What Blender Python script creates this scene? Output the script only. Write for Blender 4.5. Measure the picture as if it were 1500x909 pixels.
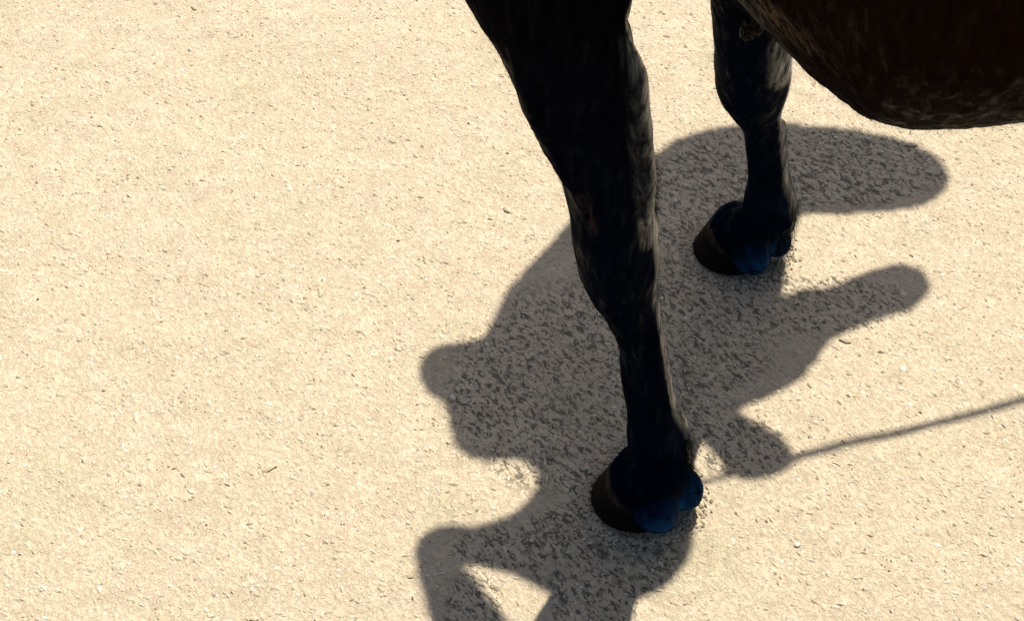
import bpy, bmesh, math, random
import numpy as np
from mathutils import Vector, Matrix, noise
random.seed(7); rng = np.random.default_rng(7)
S = bpy.context.scene; C = S.collection
for o in list(bpy.data.objects): bpy.data.objects.remove(o)

# ------------------------------------------------------------------ camera
FPX = 2640.0; CX, CY = 957.0, 454.5; PITCH = math.radians(43.0); CAMH = 1.75
cam = bpy.data.objects.new('camera', bpy.data.cameras.new('camera')); C.objects.link(cam); S.camera = cam
cam.location = (0, 0, CAMH); cam.rotation_euler = (math.radians(90) - PITCH, 0, 0)
cam.data.sensor_fit = 'HORIZONTAL'; cam.data.sensor_width = 36
cam.data.lens = FPX / 1500 * 36; cam.data.shift_x = (750 - CX) / 1500
cam.data.clip_start = 0.05; cam.data.clip_end = 900
S.render.resolution_x = 1024; S.render.resolution_y = 620

# ------------------------------------------------------------------ light
KX, KY = -0.27, -0.57                 # shadow offset on the ground per metre of height
sun_vec = Vector((-KX, -KY, 1)).normalized()
elev = math.asin(sun_vec.z); azim = math.atan2(sun_vec.x, sun_vec.y)
W = bpy.data.worlds.new('World'); S.world = W; W.use_nodes = True
wn = W.node_tree; bg = wn.nodes['Background']
sky = wn.nodes.new('ShaderNodeTexSky'); sky.sky_type = 'NISHITA'; sky.sun_disc = False
sky.sun_elevation = elev; sky.sun_rotation = azim; sky.air_density = 1.0; sky.dust_density = 3.0; sky.ozone_density = 0.6
wn.links.new(sky.outputs[0], bg.inputs[0]); bg.inputs[1].default_value = 0.062
sun = bpy.data.objects.new('sun', bpy.data.lights.new('sun', 'SUN')); C.objects.link(sun)
sun.data.energy = 5.0; sun.data.angle = math.radians(0.45); sun.data.color = (1.0, 0.925, 0.79)
sun.rotation_euler = sun_vec.to_track_quat('Z', 'Y').to_euler()
S.view_settings.view_transform = 'Standard'; S.view_settings.look = 'None'
S.view_settings.exposure = 0.60; S.view_settings.gamma = 1.0

# ------------------------------------------------------------------ helpers
SP, CP = math.sin(PITCH), math.cos(PITCH)
def ray(px, py):
    a, b = (px - CX) / FPX, (CY - py) / FPX
    return Vector((a, CP + b * SP, -SP + b * CP))
def at_z(px, py, z=0.0):
    r = ray(px, py); t = (z - CAMH) / r.z
    return Vector((0, 0, CAMH)) + r * t
def at_y(px, py, Y):
    r = ray(px, py); return Vector((0, 0, CAMH)) + r * (Y / r.y)
def scale_at(p):                      # metres per pixel at a world point
    return (p.y * CP - (p.z - CAMH) * SP) / FPX
def tag(o, label=None, cat=None, group=None, kind=None):
    for k, v in (('label', label), ('category', cat), ('group', group), ('kind', kind)):
        if v: o[k] = v
    return o
def link(name, me, mat=None, parent=None, smooth=True):
    o = bpy.data.objects.new(name, me); C.objects.link(o)
    if mat: me.materials.append(mat)
    if smooth: me.polygons.foreach_set('use_smooth', [True] * len(me.polygons))
    if parent: o.parent = parent
    return o
def spline(vals, ts, t):              # monotone-ish Catmull interpolation of rows
    n = len(ts)
    if t <= ts[0]: return vals[0]
    if t >= ts[-1]: return vals[-1]
    i = max(j for j in range(n - 1) if ts[j] <= t)
    h = ts[i + 1] - ts[i]; u = (t - ts[i]) / h
    def m(j):
        if j == 0: return (vals[1] - vals[0]) / (ts[1] - ts[0])
        if j == n - 1: return (vals[-1] - vals[-2]) / (ts[-1] - ts[-2])
        return (vals[j + 1] - vals[j - 1]) / (ts[j + 1] - ts[j - 1])
    return ((2*u**3 - 3*u**2 + 1) * vals[i] + (u**3 - 2*u**2 + u) * h * m(i)
            + (-2*u**3 + 3*u**2) * vals[i + 1] + (u**3 - u**2) * h * m(i + 1))
def loft(bm, secs, n=28):
    """secs: (centre, u, v) with u and v the two radius vectors; closed with caps"""
    rings = []
    for c, u, v in secs:
        rings.append([bm.verts.new(c + u * math.cos(2*math.pi*k/n) + v * math.sin(2*math.pi*k/n)) for k in range(n)])
    for a, b in zip(rings, rings[1:]):
        for k in range(n): bm.faces.new((a[k], a[(k+1) % n], b[(k+1) % n], b[k]))
    bm.faces.new(rings[0][::-1]); bm.faces.new(rings[-1])
def tube(bm, pts, rad, n=16, flat=1.0, side=None):
    secs = []
    for i, p in enumerate(pts):
        a = pts[max(i-1, 0)]; b = pts[min(i+1, len(pts)-1)]; t = (b - a).normalized()
        s = side or Vector((0, 1, 0.01)); u = (s - t * s.dot(t)).normalized(); v = t.cross(u)
        secs.append((p, u * rad[i] * flat, v * rad[i]))
    loft(bm, secs, n)
def blob(bm, c, r, rot=None):
    m = Matrix.Translation(c) @ ((rot or Matrix.Identity(3)).to_4x4()) @ Matrix.Diagonal((*r, 1))
    bmesh.ops.create_icosphere(bm, subdivisions=3, radius=1, matrix=m)

# ------------------------------------------------------------------ node helpers
def new_mat(name):
    m = bpy.data.materials.new(name); m.use_nodes = True
    nt = m.node_tree; return m, nt, nt.nodes['Principled BSDF']
class N:
    def __init__(s, nt): s.nt = nt
    def n(s, t, **kw):
        x = s.nt.nodes.new(t)
        for k, v in kw.items():
            if k.startswith('i_'): x.inputs[k[2:].replace('_', ' ')].default_value = v
            else: setattr(x, k, v)
        return x
    def l(s, a, b): s.nt.links.new(a, b)
    def noise(s, vec, scale, detail=3, rough=0.55, dist=0.0):
        x = s.n('ShaderNodeTexNoise'); x.inputs['Scale'].default_value = scale
        x.inputs['Detail'].default_value = detail; x.inputs['Roughness'].default_value = rough
        x.inputs['Distortion'].default_value = dist; s.l(vec, x.inputs['Vector']); return x.outputs['Fac']
    def ramp(s, fac, stops):
        x = s.n('ShaderNodeValToRGB'); e = x.color_ramp.elements
        while len(e) < len(stops): e.new(0.5)
        for i, (p, c) in enumerate(stops):
            e[i].position = p; e[i].color = (*c, 1) if len(c) == 3 else c
        s.l(fac, x.inputs[0]); return x.outputs[0]
    def mix(s, fac, a, b, mode='MIX'):
        x = s.n('ShaderNodeMix', data_type='RGBA', blend_type=mode)
        for sock, v in ((x.inputs[0], fac), (x.inputs[6], a), (x.inputs[7], b)):
            if isinstance(v, bpy.types.NodeSocket): s.l(v, sock)
            elif isinstance(v, (int, float)): sock.default_value = v
            else: sock.default_value = (*v, 1)
        return x.outputs[2]
    def math(s, op, a, b=0.0):
        x = s.n('ShaderNodeMath', operation=op)
        for sock, v in ((x.inputs[0], a), (x.inputs[1], b)):
            if isinstance(v, bpy.types.NodeSocket): s.l(v, sock)
            else: sock.default_value = v
        return x.outputs[0]
    def aniso(s, ang, stretch):
        tc = s.n('ShaderNodeTexCoord'); mp = s.n('ShaderNodeMapping', vector_type='TEXTURE')
        mp.inputs['Scale'].default_value = stretch; mp.inputs['Rotation'].default_value = (0, 0, math.radians(ang))
        s.l(tc.outputs['Object'], mp.inputs['Vector']); return mp.outputs[0]
    def mapv(s, scale=(1, 1, 1), rot=(0, 0, 0), src='Object'):
        tc = s.n('ShaderNodeTexCoord'); mp = s.n('ShaderNodeMapping')
        mp.inputs['Scale'].default_value = scale; mp.inputs['Rotation'].default_value = rot
        s.l(tc.outputs[src], mp.inputs['Vector']); return mp.outputs[0]
    def bump(s, h, strength, dist, normal=None):
        x = s.n('ShaderNodeBump'); x.inputs['Strength'].default_value = strength
        x.inputs['Distance'].default_value = dist; s.l(h, x.inputs['Height'])
        if normal: s.l(normal, x.inputs['Normal'])
        return x.outputs[0]

# ------------------------------------------------------------------ ground
gm, nt, bs = new_mat('gritty_ground'); q = N(nt)
v0 = q.mapv(); vs = q.aniso(-52, (1.9, 1, 1)); vs2 = q.aniso(-60, (2.6, 1, 1))
big = q.noise(v0, 3.0, 3); mid = q.noise(v0, 26, 4, 0.6)
col = q.ramp(big, [(0.3, (0.60, 0.49, 0.335)), (0.7, (0.68, 0.57, 0.405))])
col = q.mix(0.55, col, q.ramp(mid, [(0.3, (0.50, 0.405, 0.27)), (0.55, (0.66, 0.55, 0.39)), (0.75, (0.78, 0.68, 0.52))]))
fine = q.noise(v0, 330, 2, 0.6)
col = q.mix(0.35, col, q.ramp(fine, [(0.3, (0.40, 0.32, 0.215)), (0.7, (0.80, 0.70, 0.54))]))
patch = q.ramp(q.noise(v0, 9, 3), [(0.35, (0, 0, 0)), (0.65, (1, 1, 1))])
f1 = q.noise(vs, 150, 5, 0.75, 0.5); f2 = q.noise(vs2, 300, 4, 0.7, 0.4)
th = q.math('SUBTRACT', f1, q.math('MULTIPLY', patch, -0.035))
fl1 = q.ramp(th, [(0.522, (0, 0, 0)), (0.580, (1, 1, 1))]); fl2 = q.ramp(f2, [(0.57, (0, 0, 0)), (0.63, (1, 1, 1))])
fl = q.math('MAXIMUM', fl1, q.math('MULTIPLY', fl2, 0.7))
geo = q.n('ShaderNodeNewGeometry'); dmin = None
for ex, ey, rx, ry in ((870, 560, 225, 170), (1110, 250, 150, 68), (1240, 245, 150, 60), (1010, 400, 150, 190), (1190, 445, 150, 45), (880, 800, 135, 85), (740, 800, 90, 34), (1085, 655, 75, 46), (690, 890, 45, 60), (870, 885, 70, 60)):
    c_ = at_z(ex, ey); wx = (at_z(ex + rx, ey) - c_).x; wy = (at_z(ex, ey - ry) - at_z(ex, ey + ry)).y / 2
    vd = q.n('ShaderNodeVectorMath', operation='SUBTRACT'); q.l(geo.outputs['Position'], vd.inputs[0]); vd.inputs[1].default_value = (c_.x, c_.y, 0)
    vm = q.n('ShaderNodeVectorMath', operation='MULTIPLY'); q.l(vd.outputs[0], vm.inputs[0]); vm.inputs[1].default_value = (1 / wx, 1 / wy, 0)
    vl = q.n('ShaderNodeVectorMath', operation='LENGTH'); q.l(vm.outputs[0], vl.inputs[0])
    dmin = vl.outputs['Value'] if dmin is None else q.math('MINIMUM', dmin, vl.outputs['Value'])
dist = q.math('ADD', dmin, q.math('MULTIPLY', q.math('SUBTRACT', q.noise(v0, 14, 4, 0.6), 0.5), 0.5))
shade_mask = q.ramp(dist, [(0.85, (0.9, 0.9, 0.9)), (1.1, (0.10, 0.10, 0.10))])     # dark flecks painted strong over the shaded ground, faint elsewhere
col = q.mix(q.math('MULTIPLY', fl, q.math('MULTIPLY', shade_mask, 0.92)), col, (0.045, 0.046, 0.032))
green = q.ramp(q.noise(v0, 5.5, 2), [(0.56, (0, 0, 0)), (0.70, (1, 1, 1))])
col = q.mix(q.math('MULTIPLY', green, 0.18), col, (0.36, 0.38, 0.20))
col = q.mix(1.0, col, (0.76, 0.765, 0.78), 'MULTIPLY')
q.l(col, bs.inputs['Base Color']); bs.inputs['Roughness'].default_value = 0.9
h = q.math('ADD', q.math('MULTIPLY', fine, 0.35), q.math('SUBTRACT', mid, q.math('MULTIPLY', fl, 0.8)))
q.l(q.bump(h, 0.55, 0.003), bs.inputs['Normal'])

def axis(lo, hi, step, far):
    a = list(np.arange(lo, hi + 1e-6, step)); s = step; x = a[-1]; up = []
    while x < far: s *= 1.5; x += s; up.append(x)
    s = step; x = a[0]; dn = []
    while x > -far: s *= 1.5; x -= s; dn.append(x)
    return np.array(dn[::-1] + a + up)
ax = axis(-1.3, 0.85, 0.007, 400); ay = axis(1.1, 3.3, 0.007, 400)
def gz(x, y):
    v = Vector((x, y, 0))
    return 0.0035 * noise.noise(v * 3.1) + 0.0022 * noise.noise(v * 14 + Vector((5, 2, 1))) + 0.0011 * noise.noise(v * 46)
gv = [(x, y, gz(x, y) if abs(x) < 5 and abs(y) < 8 else 0) for y in ay for x in ax]
nx, ny = len(ax), len(ay)
gf = [(j*nx+i, j*nx+i+1, (j+1)*nx+i+1, (j+1)*nx+i) for j in range(ny-1) for i in range(nx-1)]
me = bpy.data.meshes.new('ground'); me.from_pydata(gv, [], gf)
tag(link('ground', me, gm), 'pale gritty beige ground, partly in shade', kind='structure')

# grit: small crumbs and flakes lying on the ground
cm, nt, bs = new_mat('grit'); q = N(nt)
at = q.n('ShaderNodeAttribute', attribute_name='tone', attribute_type='GEOMETRY')
cc = q.ramp(at.outputs['Fac'], [(0.0, (0.22, 0.19, 0.12)), (0.10, (0.42, 0.35, 0.24)), (0.25, (0.58, 0.48, 0.33)),
                                (0.8, (0.68, 0.58, 0.42)), (1.0, (0.85, 0.78, 0.64))])
cc = q.mix(1.0, cc, (0.76, 0.765, 0.78), 'MULTIPLY')
q.l(cc, bs.inputs['Base Color']); bs.inputs['Roughness'].default_value = 0.8
ico = bmesh.new(); bmesh.ops.create_icosphere(ico, subdivisions=1, radius=1)
iv = np.array([v.co[:] for v in ico.verts]); ifc = np.array([[v.index for v in f.verts] for f in ico.faces]); ico.free()
# low crumb: octahedron-like
ov = np.array([(1,0,0),(0,1,0),(-1,0,0),(0,-1,0),(0,0,1),(0.3,0.2,-0.6)]); of = np.array([(0,1,4),(1,2,4),(2,3,4),(3,0,4),(1,0,5),(2,1,5),(3,2,5),(0,3,5)])
def crumbs(name, count, smin, smax, base, faces, tone, seed):
    r = np.random.default_rng(seed)
    X = r.uniform(-1.25, 0.8, count); Y = r.uniform(1.2, 3.1, count)
    sz = smin + (smax - smin) * r.random(count) ** 3
    el = r.uniform(1.0, 2.4, count); fl = r.uniform(0.35, 0.75, count); an = r.normal(-0.9, 0.6, count)
    V = base[None] * (1 + 0.25 * r.standard_normal((count, len(base), 1)))
    x = V[..., 0] * (sz * el)[:, None]; y = V[..., 1] * sz[:, None]; z = V[..., 2] * (sz * fl)[:, None]
    ca, sa = np.cos(an)[:, None], np.sin(an)[:, None]
    Z0 = np.array([gz(a, b) for a, b in zip(X, Y)])
    P = np.stack([x*ca - y*sa + X[:, None], x*sa + y*ca + Y[:, None], z + (Z0 + sz * fl * 0.25)[:, None]], -1)
    F = faces[None] + (np.arange(count) * len(base))[:, None, None]
    me = bpy.data.meshes.new(name); me.from_pydata(P.reshape(-1, 3).tolist(), [], F.reshape(-1, 3).tolist())
    a = me.attributes.new('tone', 'FLOAT', 'FACE'); a.data.foreach_set('value', np.repeat(tone(r, count), len(faces)).astype(np.float32))
    return link(name, me, cm, smooth=False)
tag(crumbs('grit', 70000, 0.0008, 0.0027, ov, of, lambda r, n: r.beta(2.2, 1.3, n), 3),
    'loose grit and crumbs of pale stone scattered over the ground', 'grit', kind='stuff')
tag(crumbs('gravel', 160, 0.0025, 0.0055, iv, ifc, lambda r, n: r.random(n) ** 0.8, 5),
    'small pebbles scattered over the gritty ground', 'gravel', kind='stuff')

def heap(centre, n, seed):            # crumbs pushed up round the foot of a hoof
    r = np.random.default_rng(seed); out = []
    for _ in range(n):
        a = r.uniform(0, 2 * math.pi); d = .066 + abs(r.normal(0, .010)); out.append((centre[0] + d * math.cos(a), centre[1] + d * math.sin(a)))
    return out
pts = heap(at_z(938, 730), 900, 1) + heap(at_z(1078, 366), 900, 2)
r = np.random.default_rng(9); V, F = [], []
for x, y in pts:
    z = r.uniform(.0010, .0032); a = r.uniform(0, 6.28); c, s_ = math.cos(a) * z, math.sin(a) * z; b0 = len(V)
    for p in ov: V.append((x + (p[0]*c*1.5 - p[1]*s_), y + (p[0]*s_*1.5 + p[1]*c), gz(x, y) + z * (.3 + .8 * p[2]) + .001))
    F += [tuple(int(k) + b0 for k in f) for f in of]
me = bpy.data.meshes.new('trodden_grit'); me.from_pydata(V, [], F)
a = me.attributes.new('tone', 'FLOAT', 'FACE'); a.data.foreach_set('value', np.repeat(r.beta(1.4, 1.6, len(pts)), len(of)).astype(np.float32))
tag(link('trodden_grit', me, cm, smooth=False), 'crumbs of grit pushed up round the two hooves', 'grit', kind='stuff')

# ------------------------------------------------------------------ horse materials
hm, nt, bs = new_mat('black_coat'); q = N(nt)
geo = q.n('ShaderNodeNewGeometry'); sep = q.n('ShaderNodeSeparateXYZ'); q.l(geo.outputs['Position'], sep.inputs[0])
hair_v = q.mapv((1, 1, 0.13)); hair = q.noise(hair_v, 420, 3, 0.6, 0.3); hair2 = q.noise(hair_v, 150, 3, 0.6, 0.5)
zr = q.n('ShaderNodeMapRange'); q.l(sep.outputs[2], zr.inputs[0]); zr.inputs[1].default_value = 0.50; zr.inputs[2].default_value = 0.95
leg = q.ramp(hair2, [(0.3, (0.0006, 0.0018, 0.0055)), (0.8, (0.0015, 0.005, 0.015))])
bod = q.ramp(hair2, [(0.3, (0.002, 0.0013, 0.0016)), (0.8, (0.0055, 0.0036, 0.0042))])
base = q.mix(zr.outputs[0], leg, bod)
bel = q.n('ShaderNodeMapRange'); q.l(sep.outputs[0], bel.inputs[0]); bel.inputs[1].default_value = 0.03; bel.inputs[2].default_value = 0.14
base = q.mix(q.math('MULTIPLY', bel.outputs[0], zr.outputs[0]), base, q.ramp(hair2, [(0.3, (0.005, 0.0022, 0.0013)), (0.8, (0.012, 0.0055, 0.0032))]))
sheen_attr = q.n('ShaderNodeAttribute', attribute_name='blue_sheen', attribute_type='GEOMETRY')
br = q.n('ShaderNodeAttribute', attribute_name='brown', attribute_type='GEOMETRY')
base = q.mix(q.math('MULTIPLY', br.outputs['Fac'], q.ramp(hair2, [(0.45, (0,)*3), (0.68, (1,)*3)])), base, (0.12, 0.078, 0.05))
base = q.mix(q.math('MULTIPLY', sheen_attr.outputs['Fac'], q.ramp(q.noise(q.mapv(), 45, 3), [(0.36, (0.1,)*3), (0.62, (1,)*3)])), base, (0.011, 0.062, 0.17))  # blue sky sheen on heels and fetlocks, painted into the coat colour
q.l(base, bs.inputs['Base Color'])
bs.inputs['IOR'].default_value = 1.9; bs.inputs['Specular Tint'].default_value = (0.62, 0.80, 1, 1)
wa = q.n('ShaderNodeAttribute', attribute_name='wet', attribute_type='GEOMETRY')
wetn = q.noise(q.mapv((1, 1, 0.07)), 95, 4, 0.62, 0.4)
hs = q.ramp(hair2, [(0.36, (0.35,)*3), (0.60, (1,)*3)])
lvl = q.math('ADD', q.ramp(wetn, [(0.52, (0.001,)*3), (0.66, (0.012,)*3)]), q.math('MULTIPLY', q.math('MULTIPLY', wa.outputs['Fac'], 0.8), q.ramp(wetn, [(0.40, (0.05,)*3), (0.56, (1,)*3)])))
q.l(q.math('MULTIPLY', lvl, hs), bs.inputs['Specular IOR Level'])
q.l(q.math('SUBTRACT', 0.45, q.math('MULTIPLY', wa.outputs['Fac'], 0.28)), bs.inputs['Roughness'])
q.l(q.math('MULTIPLY', wa.outputs['Fac'], 0.35), bs.inputs['Sheen Weight']); bs.inputs['Sheen Roughness'].default_value = 0.25; bs.inputs['Sheen Tint'].default_value = (0.55, 0.72, 1, 1)
bn = q.bump(hair2, 0.14, 0.002, q.bump(hair, 0.3, 0.0008)); q.l(bn, bs.inputs['Normal'])

fm, nt, bs = new_mat('hoof_horn'); q = N(nt)
hv = q.mapv(); rings = q.n('ShaderNodeTexWave', wave_type='BANDS', bands_direction='Z'); rings.inputs['Scale'].default_value = 38
rings.inputs['Distortion'].default_value = 2.5; rings.inputs['Detail'].default_value = 2; q.l(hv, rings.inputs['Vector'])
hc = q.ramp(q.noise(hv, 40, 4), [(0.3, (0.003, 0.0025, 0.0022)), (0.75, (0.011, 0.0085, 0.007))])
ra = q.n('ShaderNodeAttribute', attribute_name='rim', attribute_type='GEOMETRY')
hc = q.mix(q.math('MULTIPLY', ra.outputs['Fac'], q.ramp(q.noise(hv, 90, 3), [(0.35, (0,)*3), (0.65, (0.8,)*3)])), hc, (0.06, 0.042, 0.032))
q.l(hc, bs.inputs['Base Color']); bs.inputs['Roughness'].default_value = 0.5; bs.inputs['Specular IOR Level'].default_value = 0.03
q.l(q.bump(rings.outputs['Fac'], 0.25, 0.0008, q.bump(q.noise(q.mapv((1, 1, 0.15)), 300, 3), 0.4, 0.001)), bs.inputs['Normal'])
km, nt, bs = new_mat('wet_skin'); q = N(nt)
vo = q.n('ShaderNodeTexVoronoi', feature='F1'); vo.inputs['Scale'].default_value = 230; q.l(q.mapv((1, 1, 0.6)), vo.inputs['Vector'])
q.l(q.ramp(vo.outputs['Distance'], [(0.1, (0.010, 0.007, 0.0075)), (0.6, (0.002, 0.0015, 0.0016))]), bs.inputs['Base Color'])
bs.inputs['Specular IOR Level'].default_value = 0.03; bs.inputs['Roughness'].default_value = 0.3; q.l(q.bump(vo.outputs['Distance'], 1.0, 0.004), bs.inputs['Normal'])
tm, nt, bs = new_mat('long_hair'); bs.inputs['Base Color'].default_value = (0.0025, 0.0023, 0.003, 1); bs.inputs['Roughness'].default_value = 0.5; bs.inputs['Specular IOR Level'].default_value = 0.02
lm, nt, bs = new_mat('shadow_sheet_mat'); bs.inputs['Base Color'].default_value = (0.5, 0.45, 0.35, 1); bs.inputs['Roughness'].default_value = 0.9  # for the added shadow-casting sheet and its ropes
pm, nt, bs = new_mat('added_post_wood'); bs.inputs['Base Color'].default_value = (0.22, 0.15, 0.09, 1); bs.inputs['Roughness'].default_value = 0.8  # for the added posts that carry the unseen sheet

# ------------------------------------------------------------------ horse
horse = bpy.data.objects.new('horse', None); C.objects.link(horse); horse.location = (0.3, 1.6, 0)
tag(horse, 'black horse with glossy wet legs and dark brown belly standing on beige ground', 'horse')
HI = horse.location.copy()
bm = bmesh.new()
def leg_from_outline(rows, step=10, n=32):
    """rows: (py, left px, right px, Y of the axis, thickness ratio); outline as seen gives the fore-and-aft width"""
    ts = [r[0] for r in rows]; secs = []
    t = ts[0]; pys = []
    while t < ts[-1]: pys.append(t); t += step
    pys.append(ts[-1])
    val = lambda k, t: spline([r[k] for r in rows], ts, t)
    cen = [at_y((val(1, t) + val(2, t)) / 2, t, val(3, t)) for t in pys]
    for i, t in enumerate(pys):
        c = cen[i]; ax_ = (cen[min(i+1, len(cen)-1)] - cen[max(i-1, 0)]).normalized()
        view = (c - Vector((0, 0, CAMH))).normalized()
        # width direction: seen horizontally in the picture, kept square to the axis
        u = ax_.cross(view).normalized()
        if u.x < 0: u = -u
        w = (val(2, t) - val(1, t)) / 2 * scale_at(c) * abs(u.x)
        v = ax_.cross(u).normalized()
        secs.append((c, u * w, v * w * val(4, t)))
    loft(bm, secs, n)
    return [(c, u.length, v.length) for c, u, v in secs]
near = [(-230, 560, 960, 1.40, .62), (-120, 618, 940, 1.38, .62), (-60, 655, 925, 1.37, .60), (0, 688, 921, 1.365, .58), (50, 716, 930, 1.375, .58), (100, 742, 941, 1.39, .60), (150, 772, 949, 1.405, .64),
        (200, 798, 953, 1.42, .70), (250, 818, 956, 1.435, .76), (300, 831, 959, 1.45, .82), (330, 834, 962, 1.458, .84), (360, 839, 966, 1.465, .84), (400, 850, 969, 1.475, .82),
        (430, 866, 970, 1.482, .78), (460, 886, 971, 1.489, .74), (500, 902, 973, 1.50, .68), (540, 909, 980, 1.512, .66), (580, 914, 990, 1.525, .72), (610, 917, 1003, 1.533, .80),
        (635, 917, 1012, 1.538, .84), (660, 920, 1013, 1.538, .84), (680, 925, 1010, 1.535, .8)]
PATH = leg_from_outline(near)
far = [(-250, 985, 1190, 1.68, .6), (-100, 1022, 1175, 1.73, .62), (-40, 1034, 1160, 1.765, .68), (0, 1040, 1156, 1.79, .75), (30, 1044, 1158, 1.805, .82), (70, 1046, 1161, 1.825, .86), (100, 1046, 1162, 1.845, .86),
       (130, 1050, 1158, 1.865, .84), (150, 1061, 1153, 1.878, .82), (170, 1076, 1149, 1.89, .78), (185, 1086, 1148, 1.90, .74), (210, 1091, 1149, 1.92, .70), (240, 1094, 1153, 1.945, .70),
       (260, 1095, 1156, 1.96, .74), (280, 1091, 1162, 1.975, .8), (300, 1088, 1167, 1.985, .84), (320, 1090, 1168, 1.985, .84), (338, 1096, 1163, 1.98, .8)]
PATH += leg_from_outline(far)

def hoof(name, centre, head_deg, sc):
    """hoof capsule: toe along the heading; open heel; returns local frame"""
    a0 = math.radians(head_deg); f = Vector((math.cos(a0), math.sin(a0), 0)); s = Vector((-f.y, f.x, 0))
    b = bmesh.new(); n = 44; L = 7; rings = []
    for j in range(L + 3):
        u = min(j / L, 1.0); ring = []
        for k in range(n):
            a = 2 * math.pi * k / n
            ca, sa = math.cos(a), math.sin(a)
            fx = 0.066 * ca if ca > 0 else 0.060 * ca
            sy = 0.062 * sa * (1.0 - 0.10 * max(0, -ca))
            if ca < -0.75: fx += 0.030 * ((-ca - 0.75) / 0.25) ** 1.2        # notch between the heels
            top = 0.030 + 0.034 * (ca + 1) / 2
            z = top * u + (0.002 if j == 0 else 0)
            k_ = 1 - 0.20 * u
            px_ = fx * k_ - 0.020 * u * (0.6 + 0.4 * ca); py_ = sy * k_
            if j == 0: px_ *= 0.985; py_ *= 0.985
            if j > L:                                                        # soft rolled coronet edge
                e = (j - L); px_ *= 1 - 0.07 * e; py_ *= 1 - 0.07 * e; z += 0.0015 * (1 if e == 1 else -1)
            ring.append(b.verts.new(centre + (f * px_ + s * py_) * sc + Vector((0, 0, z * sc))))
        rings.append(ring)
    for p_, r_ in zip(rings, rings[1:]):
        for k in range(n): b.faces.new((p_[k], p_[(k+1) % n], r_[(k+1) % n], r_[k]))
    b.faces.new(rings[0][::-1]); b.faces.new(rings[-1])
    me = bpy.data.meshes.new('hoof'); b.to_mesh(me); b.free()
    a = me.attributes.new('rim', 'FLOAT', 'POINT'); a.data.foreach_set('value', [1.0 if i // n >= L - 1 else 0.0 for i in range(len(me.vertices))])
    o = link('hoof', me, fm, horse); o.location = -HI
    return f, s

BULB = []
def pastern(fet, centre, f, s, sc, bulbs=True):
    up = Vector((0, 0, 1))
    p0 = fet; p3 = centre + (-f * 0.016 + up * 0.020) * sc; p1 = p0.lerp(p3, 0.35) + f * 0.004; p2 = p0.lerp(p3, 0.7)
    pts = [p0 + up * .012, p0.lerp(p1, .5), p1, p2, p3]
    secs = []
    for p, rf, rs in zip(pts, (.037, .035, .034, .040, .047), (.031, .028, .028, .036, .046)):
        secs.append((p, f * rf * sc, s * rs * sc))
    loft(bm, secs, 28)
    # coronet swelling around the top of the hoof
    m = Matrix((f, s, up)).transposed()
    tilt = m @ Matrix.Rotation(math.radians(-19), 3, 'Y')
    blob(bm, centre + (-f * 0.015 + up * 0.046) * sc, (0.053 * sc, 0.052 * sc, 0.026 * sc), tilt)
    blob(bm, centre + (-f * 0.030 + up * 0.062) * sc, (0.038 * sc, 0.043 * sc, 0.034 * sc), m)
    if bulbs:
        for sg in (-1, 1):
            BULB.append(centre + (-f * 0.062 + s * 0.023 * sg + up * 0.024) * sc)
            blob(bm, centre + (-f * 0.043 + s * 0.0245 * sg + up * 0.036) * sc, (0.035 * sc, 0.026 * sc, 0.034 * sc), m)

NH = at_z(938, 730, 0.0); FH = at_z(1078, 366, 0.0)
HEAD = 138
f, s = hoof('hoof', NH, HEAD, 1.0)
pastern(at_y(964, 665, 1.535), NH, f, s, 1.0)
f2_, s2_ = hoof('hoof', FH, HEAD, 1.0)
pastern(at_y(1128, 325, 1.98), FH, f2_, s2_, 1.0)
# ergot tufts under the fetlocks
blob(bm, at_y(1002, 688, 1.525), (.010, .010, .012)); blob(bm, at_y(1148, 345, 1.975), (.011, .010, .014))
# creases of the fetlock and veins standing out under the skin
tube(bm, [at_y(925, 450, 1.462), at_y(932, 510, 1.474), at_y(938, 560, 1.49), at_y(950, 600, 1.50)], [.002, .003, .003, .002], 10)
tube(bm, [at_y(958, 445, 1.474), at_y(958, 500, 1.482), at_y(966, 560, 1.498), at_y(982, 605, 1.51)], [.003, .008, .008, .003], 12)
tube(bm, [at_y(1135, 175, 1.876), at_y(1136, 220, 1.912), at_y(1142, 262, 1.945)], [.009, .010, .009], 12)
# flexor tendon cord down the back of each cannon, and the splint groove it leaves
tube(bm, [at_y(962, 440, 1.492), at_y(965, 500, 1.507), at_y(974, 560, 1.525), at_y(990, 610, 1.535)], [.004, .010, .010, .004], 12)
tube(bm, [at_y(1143, 180, 1.90), at_y(1143, 220, 1.93), at_y(1149, 265, 1.965), at_y(1156, 295, 1.985)], [.009, .010, .010, .012], 12)
# accessory carpal bumps
blob(bm, at_y(946, 330, 1.475), (.016, .018, .03)); blob(bm, at_y(1134, 95, 1.85), (.020, .022, .034))
# muscle ridges of the near forearm
RIDGE = [at_y(752, 60, 1.345), at_y(785, 150, 1.365), at_y(818, 215, 1.385), at_y(845, 270, 1.40), at_y(866, 315, 1.417), at_y(884, 345, 1.432)]
tube(bm, RIDGE, [.012, .016, .015, .012, .010, .006], 14)
tube(bm, [at_y(905, 30, 1.35), at_y(925, 110, 1.36), at_y(938, 190, 1.385), at_y(945, 270, 1.41), at_y(950, 330, 1.43)], [.006, .015, .014, .011, .004], 14)
# elbow point of the near leg
blob(bm, at_y(890, -8, 1.37), (.024, .028, .04))

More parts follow.
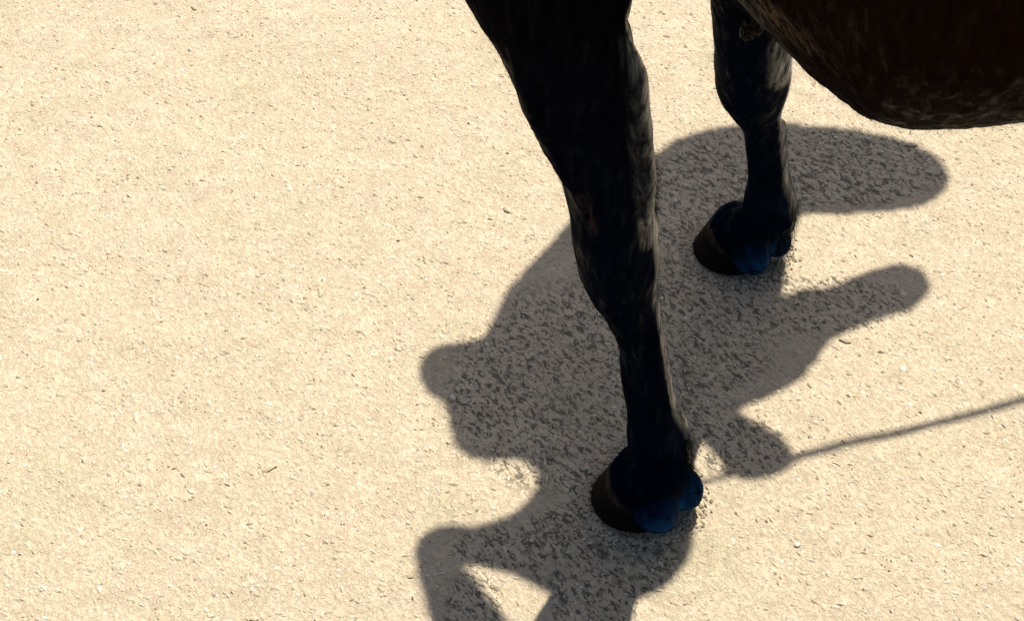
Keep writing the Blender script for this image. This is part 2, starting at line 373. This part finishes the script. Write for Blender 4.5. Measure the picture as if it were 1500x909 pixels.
# torso: sections square to the x axis, belly line fitted to the silhouette
tors = [(-0.50, 1.52, 1.24, .06, .12), (-0.42, 1.52, 1.25, .13, .19), (-0.30, 1.52, 1.24, .18, .24), (-0.18, 1.52, 1.22, .215, .265), (-0.05, 1.52, 1.19, .25, .29),
        (0.05, 1.52, 1.16, .28, .33), (0.12, 1.51, 1.110, .310, .35), (0.20, 1.485, 1.062, .335, .352), (0.30, 1.475, 1.062, .34, .345), (0.42, 1.48, 1.075, .335, .34), (0.60, 1.49, 1.09, .33, .33), (0.80, 1.50, 1.12, .32, .31),
        (1.00, 1.50, 1.17, .30, .28), (1.20, 1.50, 1.19, .28, .26), (1.36, 1.50, 1.17, .22, .23), (1.45, 1.50, 1.14, .12, .15)]
txs = [t[0] for t in tors]; secs = []
for x in np.linspace(-0.50, 1.45, 60):
    g = [spline([t[k] for t in tors], txs, x) for k in (1, 2, 3, 4)]
    secs.append((Vector((x, g[0], g[1])), Vector((0, g[2], 0)), Vector((0, 0, g[3]))))
loft(bm, secs, 48)
# shoulders, neck, head (out of frame above)
tube(bm, [Vector((-.06, 1.36, .90)), Vector((-.14, 1.44, 1.16)), Vector((-.12, 1.46, 1.30))], [.07, .12, .10], 24)
tube(bm, [Vector((.05, 1.68, .86)), Vector((-.15, 1.67, 1.05)), Vector((-.10, 1.60, 1.30))], [.09, .12, .10], 24)
tube(bm, [Vector(p) for p in ((-.15, 1.52, 1.20), (-.40, 1.54, 1.36), (-.66, 1.57, 1.62), (-.86, 1.60, 1.86), (-.95, 1.61, 1.93))], [.26, .23, .17, .13, .09], 28, flat=.55)
tube(bm, [Vector(p) for p in ((-.86, 1.60, 1.92), (-.98, 1.61, 1.86), (-1.10, 1.62, 1.70), (-1.24, 1.63, 1.52), (-1.33, 1.64, 1.40), (-1.37, 1.64, 1.35))], [.085, .12, .125, .085, .07, .045], 28, flat=.72)
for sg in (-1, 1):
    tube(bm, [Vector((-.90, 1.61 + sg * .05, 1.95)), Vector((-.91, 1.61 + sg * .065, 2.03)), Vector((-.94, 1.61 + sg * .06, 2.12))], [.028, .034, .006], 12)
# hind legs (out of frame to the right)
hind_h = []
for y0, dx in ((1.34, .10), (1.68, -.16)):
    pts = [(1.22, y0, 1.12), (1.16 + dx*.3, y0, .95), (1.12 + dx*.5, y0, .80), (1.24 + dx*.7, y0, .62), (1.34 + dx, y0, .52), (1.32 + dx, y0, .44), (1.30 + dx, y0, .30), (1.29 + dx, y0, .16), (1.28 + dx, y0, .11), (1.24 + dx, y0, .05)]
    tube(bm, [Vector(p) for p in pts], [.19, .17, .13, .075, .062, .05, .038, .04, .046, .042], 24, flat=.7)
    hc_ = Vector((1.22 + dx, y0, 0)); hf, hs = hoof('hoof', hc_, 178, 1.0)
    pastern(Vector((1.27 + dx, y0, .10)), hc_, hf, hs, 1.0)

bmesh.ops.recalc_face_normals(bm, faces=bm.faces)
me = bpy.data.meshes.new('raw_body'); bm.to_mesh(me); bm.free()
raw = bpy.data.objects.new('raw_body', me); C.objects.link(raw)
r_ = raw.modifiers.new('r', 'REMESH'); r_.mode = 'VOXEL'; r_.voxel_size = 0.0036
sm = raw.modifiers.new('s', 'SMOOTH'); sm.factor = 0.5; sm.iterations = 7
dg = bpy.context.evaluated_depsgraph_get(); dg.update()
bme = bpy.data.meshes.new_from_object(raw.evaluated_get(dg)); bpy.data.objects.remove(raw)
body = link('body', bme, hm, horse); body.location = -HI
# slight unevenness of muscle, sinew and clumped wet hair
nv = len(bme.vertices); co = np.empty(nv * 3, np.float32); bme.vertices.foreach_get('co', co); co = co.reshape(-1, 3)
vn = np.empty(nv * 3, np.float32); bme.vertex_normals.foreach_get('vector', vn); vn = vn.reshape(-1, 3)
for i in np.where((co[:, 2] < 1.0) & (co[:, 0] < 0.7))[0]:
    x, y, z = (float(t) for t in co[i])
    co[i] += vn[i] * (.0022 * noise.noise((x*32, y*32, z*9)) + .0011 * noise.noise((x*95, y*95, z*20)) + .0005 * noise.noise((x*240, y*240, z*50)))
bme.vertices.foreach_set('co', co.ravel()); bme.update()
nv = len(bme.vertices); co = np.empty(nv * 3, np.float32); bme.vertices.foreach_get('co', co); co = co.reshape(-1, 3)
blue_sheen = np.zeros(nv)
for p in (at_y(975, 640, 1.52), at_y(1135, 300, 1.96)): blue_sheen = np.maximum(blue_sheen, .07 * np.clip(1.6 - np.linalg.norm(co - np.array(p), axis=1) / 0.036, 0, 1))
for p in BULB: blue_sheen = np.maximum(blue_sheen, np.clip(1.35 - np.linalg.norm(co - np.array(p), axis=1) / 0.034, 0, 1))
brown = np.zeros(nv)
def seg(pts, rad, amt):
    global brown
    for a, b in zip(pts, pts[1:]):
        a, b = np.array(a), np.array(b); t = np.clip(((co - a) @ (b - a)) / ((b - a) @ (b - a)), 0, 1)
        d = np.linalg.norm(co - (a + t[:, None] * (b - a)), axis=1); brown = np.maximum(brown, amt * np.clip(1.6 - d / rad, 0, 1))
seg(RIDGE[1:], .007, .75); seg([at_y(775, 140, 1.38), at_y(805, 215, 1.40), at_y(826, 275, 1.42)], .005, .5)  # light caught on the forearm ridge, painted as tan streaks
seg([at_y(1080, -8, 1.30), at_y(1120, 34, 1.29), at_y(1160, 68, 1.27)], .022, .8)  # lit belly edge, put into the colour
keep = brown; brown = np.zeros(nv)
seg([at_y(922, 20, 1.365), at_y(940, 100, 1.39), at_y(951, 200, 1.42), at_y(957, 290, 1.45), at_y(964, 360, 1.465), at_y(968, 430, 1.48), at_y(972, 500, 1.50), at_y(985, 570, 1.52), at_y(1006, 620, 1.535), at_y(1010, 670, 1.535)], .010, 1.0)
seg([at_y(935, 60, 1.35), at_y(940, 130, 1.365), at_y(946, 210, 1.395), at_y(952, 290, 1.425), at_y(958, 350, 1.44)], .012, .7)
seg([at_y(1150, 60, 1.79), at_y(1152, 110, 1.81)], .018, .7)
seg([at_y(1158, 70, 1.825), at_y(1160, 110, 1.85), at_y(1150, 160, 1.88), at_y(1149, 220, 1.93), at_y(1160, 285, 1.975), at_y(1164, 330, 1.98)], .011, .7)
seg([at_y(772, 150, 1.405), at_y(818, 250, 1.435), at_y(834, 330, 1.458)], .007, .5)
wet_, brown = brown, keep
for nm, arr in (('blue_sheen', blue_sheen), ('brown', brown), ('wet', wet_)):
    a = bme.attributes.new(nm, 'FLOAT', 'POINT'); a.data.foreach_set('value', arr.astype(np.float32))
# short hairs lying down the legs and sticking out a little
nf = len(bme.polygons); fc_ = np.empty(nf * 3, np.float32); bme.polygons.foreach_get('center', fc_); fc_ = fc_.reshape(-1, 3)
fn_ = np.empty(nf * 3, np.float32); bme.polygons.foreach_get('normal', fn_); fn_ = fn_.reshape(-1, 3)
ok = np.where((fc_[:, 2] < 1.0) & (fc_[:, 2] > 0.05) & (fc_[:, 0] < 0.6))[0]
pick = rng.choice(ok, 45000); P0 = fc_[pick] + rng.normal(0, .002, (len(pick), 3)); Nn = fn_[pick]
dn_ = np.array([0.12, 0, -1.0]) + rng.normal(0, .18, (len(pick), 3)); dn_ -= Nn * np.sum(dn_ * Nn, 1)[:, None]
dn_ /= np.linalg.norm(dn_, axis=1)[:, None] + 1e-6
lift_ = rng.uniform(.05, .28, len(pick))[:, None] * (1 + 1.5 * (rng.random(len(pick)) > .96)[:, None])
dr = dn_ + Nn * lift_; ln = rng.uniform(.005, .011, len(pick))[:, None]; sd = np.cross(dn_, Nn) * .00022
Vh = np.stack([P0 - sd, P0 + sd, P0 + dr * ln], 1).reshape(-1, 3)
me = bpy.data.meshes.new('hair'); me.from_pydata(Vh.tolist(), [], np.arange(len(Vh)).reshape(-1, 3).tolist())
ho = link('hair', me, tm, horse); ho.location = -HI; ho['kind'] = 'stuff'
def tufts(name, mat, line, n, rad, length, width, tilt, seed):
    '''longer hairs rooted on the body surface near a line'''
    r = np.random.default_rng(seed); near_ = np.zeros(nf, bool); dirs = np.zeros((nf, 3))
    for a_, b_ in zip(line, line[1:]):
        a_, b_ = np.array(a_), np.array(b_); t = np.clip(((fc_ - a_) @ (b_ - a_)) / ((b_ - a_) @ (b_ - a_)), 0, 1)
        m_ = np.linalg.norm(fc_ - (a_ + t[:, None] * (b_ - a_)), axis=1) < rad; near_ |= m_; dirs[m_] = (b_ - a_) / np.linalg.norm(b_ - a_)
    id_ = r.choice(np.where(near_)[0], n); V, F = [], []
    for i in id_:
        nn = Vector(fn_[i]); d = Vector(dirs[i]) + Vector(r.normal(0, .16, 3)); d = (d - nn * d.dot(nn)).normalized(); L_ = length * r.uniform(.6, 1.3)
        p = Vector(fc_[i]) + Vector(r.normal(0, .001, 3)); sdv = d.cross(nn) * width; b0 = len(V)
        for k in range(4):
            q_ = p + d * (L_ * k / 3) + nn * (tilt * L_ * math.sin(k / 3 * 1.8)) + Vector((0, 0, -L_ * .12 * (k / 3) ** 2)); w_ = 1 - k / 3.3
            V += [q_ - sdv * w_, q_ + sdv * w_]
        F += [(b0+2*k, b0+2*k+1, b0+2*k+3, b0+2*k+2) for k in range(3)]
    me = bpy.data.meshes.new(name); me.from_pydata([v[:] for v in V], [], F); o = link(name, me, mat, horse); o.location = -HI; o['kind'] = 'stuff'
bm_, nt, bs = new_mat('brown_hair'); bs.inputs['Base Color'].default_value = (0.10, 0.066, 0.042, 1); bs.inputs['Roughness'].default_value = 0.45
tufts('hair_tuft', tm, [at_y(955, 225, 1.425), at_y(959, 300, 1.45)], 160, .006, .011, .0003, .7, 23)
tufts('hair_tuft', tm, [at_y(1000, 640, 1.53), at_y(1004, 690, 1.525)], 260, .014, .018, .0003, .35, 24)
tufts('hair_tuft', tm, [at_y(1160, 300, 1.98), at_y(1150, 350, 1.975)], 260, .014, .018, .0003, .35, 25)
for k, cen in enumerate((NH, FH)):      # short fringe over the coronet
    f_ = (f, f2_)[k]; s_v = (s, s2_)[k]; arc = [cen + f_ * (.050 * math.cos(t) - .022) + s_v * .050 * math.sin(t) + Vector((0, 0, .050 + .014 * math.cos(t))) for t in np.linspace(-2.2, 2.2, 24)]
    id_ = []
    for a_ in arc: id_ += list(np.where(np.linalg.norm(fc_ - np.array(a_), axis=1) < .012)[0][::3])
    r = np.random.default_rng(31 + k); V, F = [], []
    for i in id_[:2600]:
        nn = Vector(fn_[i]); d = Vector((0, 0, -1)) + Vector(r.normal(0, .25, 3)) + nn * .35; d.normalize(); sdv = d.cross(nn).normalized() * .0003; p = Vector(fc_[i]); b0 = len(V)
        V += [p - sdv, p + sdv, p + d * r.uniform(.006, .012)]; F.append((b0, b0+1, b0+2))
    me = bpy.data.meshes.new('coronet_hair'); me.from_pydata([v[:] for v in V], [], F); o = link('coronet_hair', me, tm, horse); o.location = -HI; o['kind'] = 'stuff'
print('body faces', len(bme.polygons))

# chestnut: the wrinkled callus on the inner side of the far forearm
b = bmesh.new(); cc_ = at_y(1104, 36, 1.745)
bmesh.ops.create_icosphere(b, subdivisions=4, radius=1, matrix=Matrix.Translation(cc_) @ Matrix.Rotation(.5, 4, 'Y') @ Matrix.Diagonal((.013, .010, .024, 1)))
for v in b.verts: v.co += (v.co - cc_).normalized() * .002 * noise.noise(v.co * 220)
me = bpy.data.meshes.new('chestnut'); b.to_mesh(me); b.free(); link('chestnut', me, km, horse).location = -HI
# mane and tail
def strands(name, roots, drop, wid, n):
    V, F = [], []
    for i in range(n):
        r0, d = roots(random.random()); p = Vector(r0); w = wid * random.uniform(.5, 1); base = len(V); sgn = random.uniform(-1, 1)
        for k in range(6):
            V += [(p.x - w, p.y, p.z), (p.x + w, p.y + w, p.z)]
            p = p + Vector((d[0], d[1], -1 if k else -.3)).normalized() * drop / 5 + Vector((sgn * .004, 0, 0)); w *= .8
        F += [(base+2*k, base+2*k+1, base+2*k+3, base+2*k+2) for k in range(5)]
    me = bpy.data.meshes.new(name); me.from_pydata(V, [], F); link(name, me, tm, horse).location = -HI
strands('mane', lambda t: ((-.30 - .55*t, 1.54 + .06*t + random.uniform(-.01, .01), 1.52 + .50*t), (0, -.5)), .30, .006, 700)
strands('tail', lambda t: ((1.46 + random.uniform(-.02, .03), 1.50 + random.uniform(-.04, .04), 1.22 - .1*t), (.12, random.uniform(-.1, .1))), .75, .006, 900)

# ------------------------------------------------------------------ unseen sheet and ropes added beyond and above, cut to cast the ground shadows
AH = 1.6; HOLE = 0.74
def lift(px, py, h=AH):
    g = at_z(px, py, 0.0); return Vector((g.x - KX * h, g.y - KY * h, h))
outline = [(958,228),(985,208),(1012,197),(1040,190),(1090,183),(1150,183),(1200,186),(1252,191),(1320,205),(1370,228),(1390,262),(1365,292),(1310,305),(1252,308),(1200,311),
           (1168,314),(1154,335),(1150,380),(1147,430),(1175,423),(1215,420),(1252,404),(1300,388),(1345,392),(1362,420),(1335,450),(1290,466),(1252,480),(1215,500),(1195,530),(1165,560),(1120,585),(1085,600),
           (1100,617),(1140,637),(1158,660),(1163,676),(1150,690),(1115,700),(1085,700),(1065,697),(1060,680),(1042,657),(1015,638),(990,640),(975,690),(990,735),(1015,765),
           (1015,800),(1000,827),(975,855),(930,875),(885,883),(840,878),(800,862),(770,845),(730,830),(680,827),(700,850),(722,878),(748,915),(770,960),
           (690,990),(640,940),(628,890),(612,835),(612,795),(632,772),(662,765),(700,765),(740,755),(770,735),(788,708),(785,685),(770,673),(740,670),(710,672),(685,665),(668,650),(660,615),(650,588),
           (632,575),(618,556),(618,530),(635,510),(662,502),(700,495),(712,488),(727,458),(745,425),(770,395),(800,365),(830,330),(870,290),(910,255)]
def dense(poly, k=5):                 # Catmull-Rom around the closed outline
    out = []; n = len(poly); P_ = [Vector(p) for p in poly]
    for i in range(n):
        a, b_, c, d = P_[i-1], P_[i], P_[(i+1) % n], P_[(i+2) % n]
        for j in range(k):
            t = j / k; out.append(0.5 * ((2*b_) + (c-a)*t + (2*a-5*b_+4*c-d)*t*t + (3*b_-a-3*c+d)*t**3))
    return out
caster = bpy.data.objects.new('shadow_caster', None); C.objects.link(caster)
tag(caster, 'unseen sheet added above the horse, cut to cast the ground shadows', 'shadow_caster')
b = bmesh.new()
# sheet cells follow the wanted shadow outline, opened so sun reaches the legs
R = np.array([(p.x + 1.5*noise.noise(Vector((p.x*.03, p.y*.03, 0))), p.y) for p in dense(outline)])
st = 4.0; gx = np.arange(590, 1400, st); gy = np.arange(176, 1000, st); GX, GY = np.meshgrid(gx, gy)
ins = np.zeros(GX.shape, bool)
for (x1, y1), (x2, y2) in zip(R, np.roll(R, -1, 0)):
    c_ = ((y1 > GY) != (y2 > GY)); ins ^= c_ & (GX < (x2 - x1) * (GY - y1) / (y2 - y1 + 1e-12) + x1)
D = np.array([at_z(x, y, 0)[:2] for x, y in zip(GX.ravel(), GY.ravel())]).reshape(*GX.shape, 2)
for c_, wu, wv in PATH:
    if c_.z < 0.62:
        gxy = np.array((c_.x + KX * c_.z, c_.y + KY * c_.z)); e = D - gxy
        dirn = np.array((KX, KY)) / math.hypot(KX, KY); pr = abs(e @ dirn); pp = abs(e @ np.array((-dirn[1], dirn[0])))
        ins &= ~((pr < .012) & (pp < HOLE * (wu * abs(dirn[1]) + wv * abs(dirn[0]) * .6)))
vid = {}
def vat(i, j, x, y):
    if (i, j) not in vid: vid[(i, j)] = b.verts.new(lift(x, y))
    return vid[(i, j)]
for i in range(len(gy)):
    for j in range(len(gx)):
        if ins[i, j]:
            x, y = gx[j] - st/2, gy[i] - st/2
            b.faces.new((vat(i, j, x, y), vat(i, j+1, x+st, y), vat(i+1, j+1, x+st, y+st), vat(i+1, j, x, y+st)))
geo_ = bmesh.ops.extrude_face_region(b, geom=b.faces[:])
for v in [g for g in geo_['geom'] if isinstance(g, bmesh.types.BMVert)]: v.co.z += 0.006
bmesh.ops.recalc_face_normals(b, faces=b.faces)
me = bpy.data.meshes.new('shadow_sheet'); b.to_mesh(me); b.free(); link('shadow_sheet', me, lm, caster, smooth=False)
def rope(pts, r):
    b = bmesh.new(); tube(b, pts, [r] * len(pts), 10, side=Vector((0, 0, 1)))
    me = bpy.data.meshes.new('added_rope'); b.to_mesh(me); b.free(); link('added_rope', me, lm, caster)
rope([lift(1130, 688), lift(1165, 671), lift(1200, 661), lift(1252, 648), lift(1400, 612), lift(1560, 570)], .0065)  # this rope and the next added to cast the thin shadow line
rope([lift(1095, 694), lift(1060, 699), lift(1025, 706), lift(985, 716)], .0042)
for px, py, ox, oy in ((1560, 570, 3.0, 3.2), (700, 985, -1.6, 1.6)):  # added ropes and posts to hold the sheet
    top = lift(px, py); out_ = Vector((ox, oy, 0))
    rope([top, Vector((out_.x, out_.y, AH + .1))], .0022)
    b = bmesh.new(); tube(b, [Vector((out_.x, out_.y, 0)), Vector((out_.x, out_.y, AH + .15))], [.05, .045], 16, side=Vector((0, 1, 0)))
    me = bpy.data.meshes.new('added_post'); b.to_mesh(me); b.free(); link('added_post', me, pm, caster)
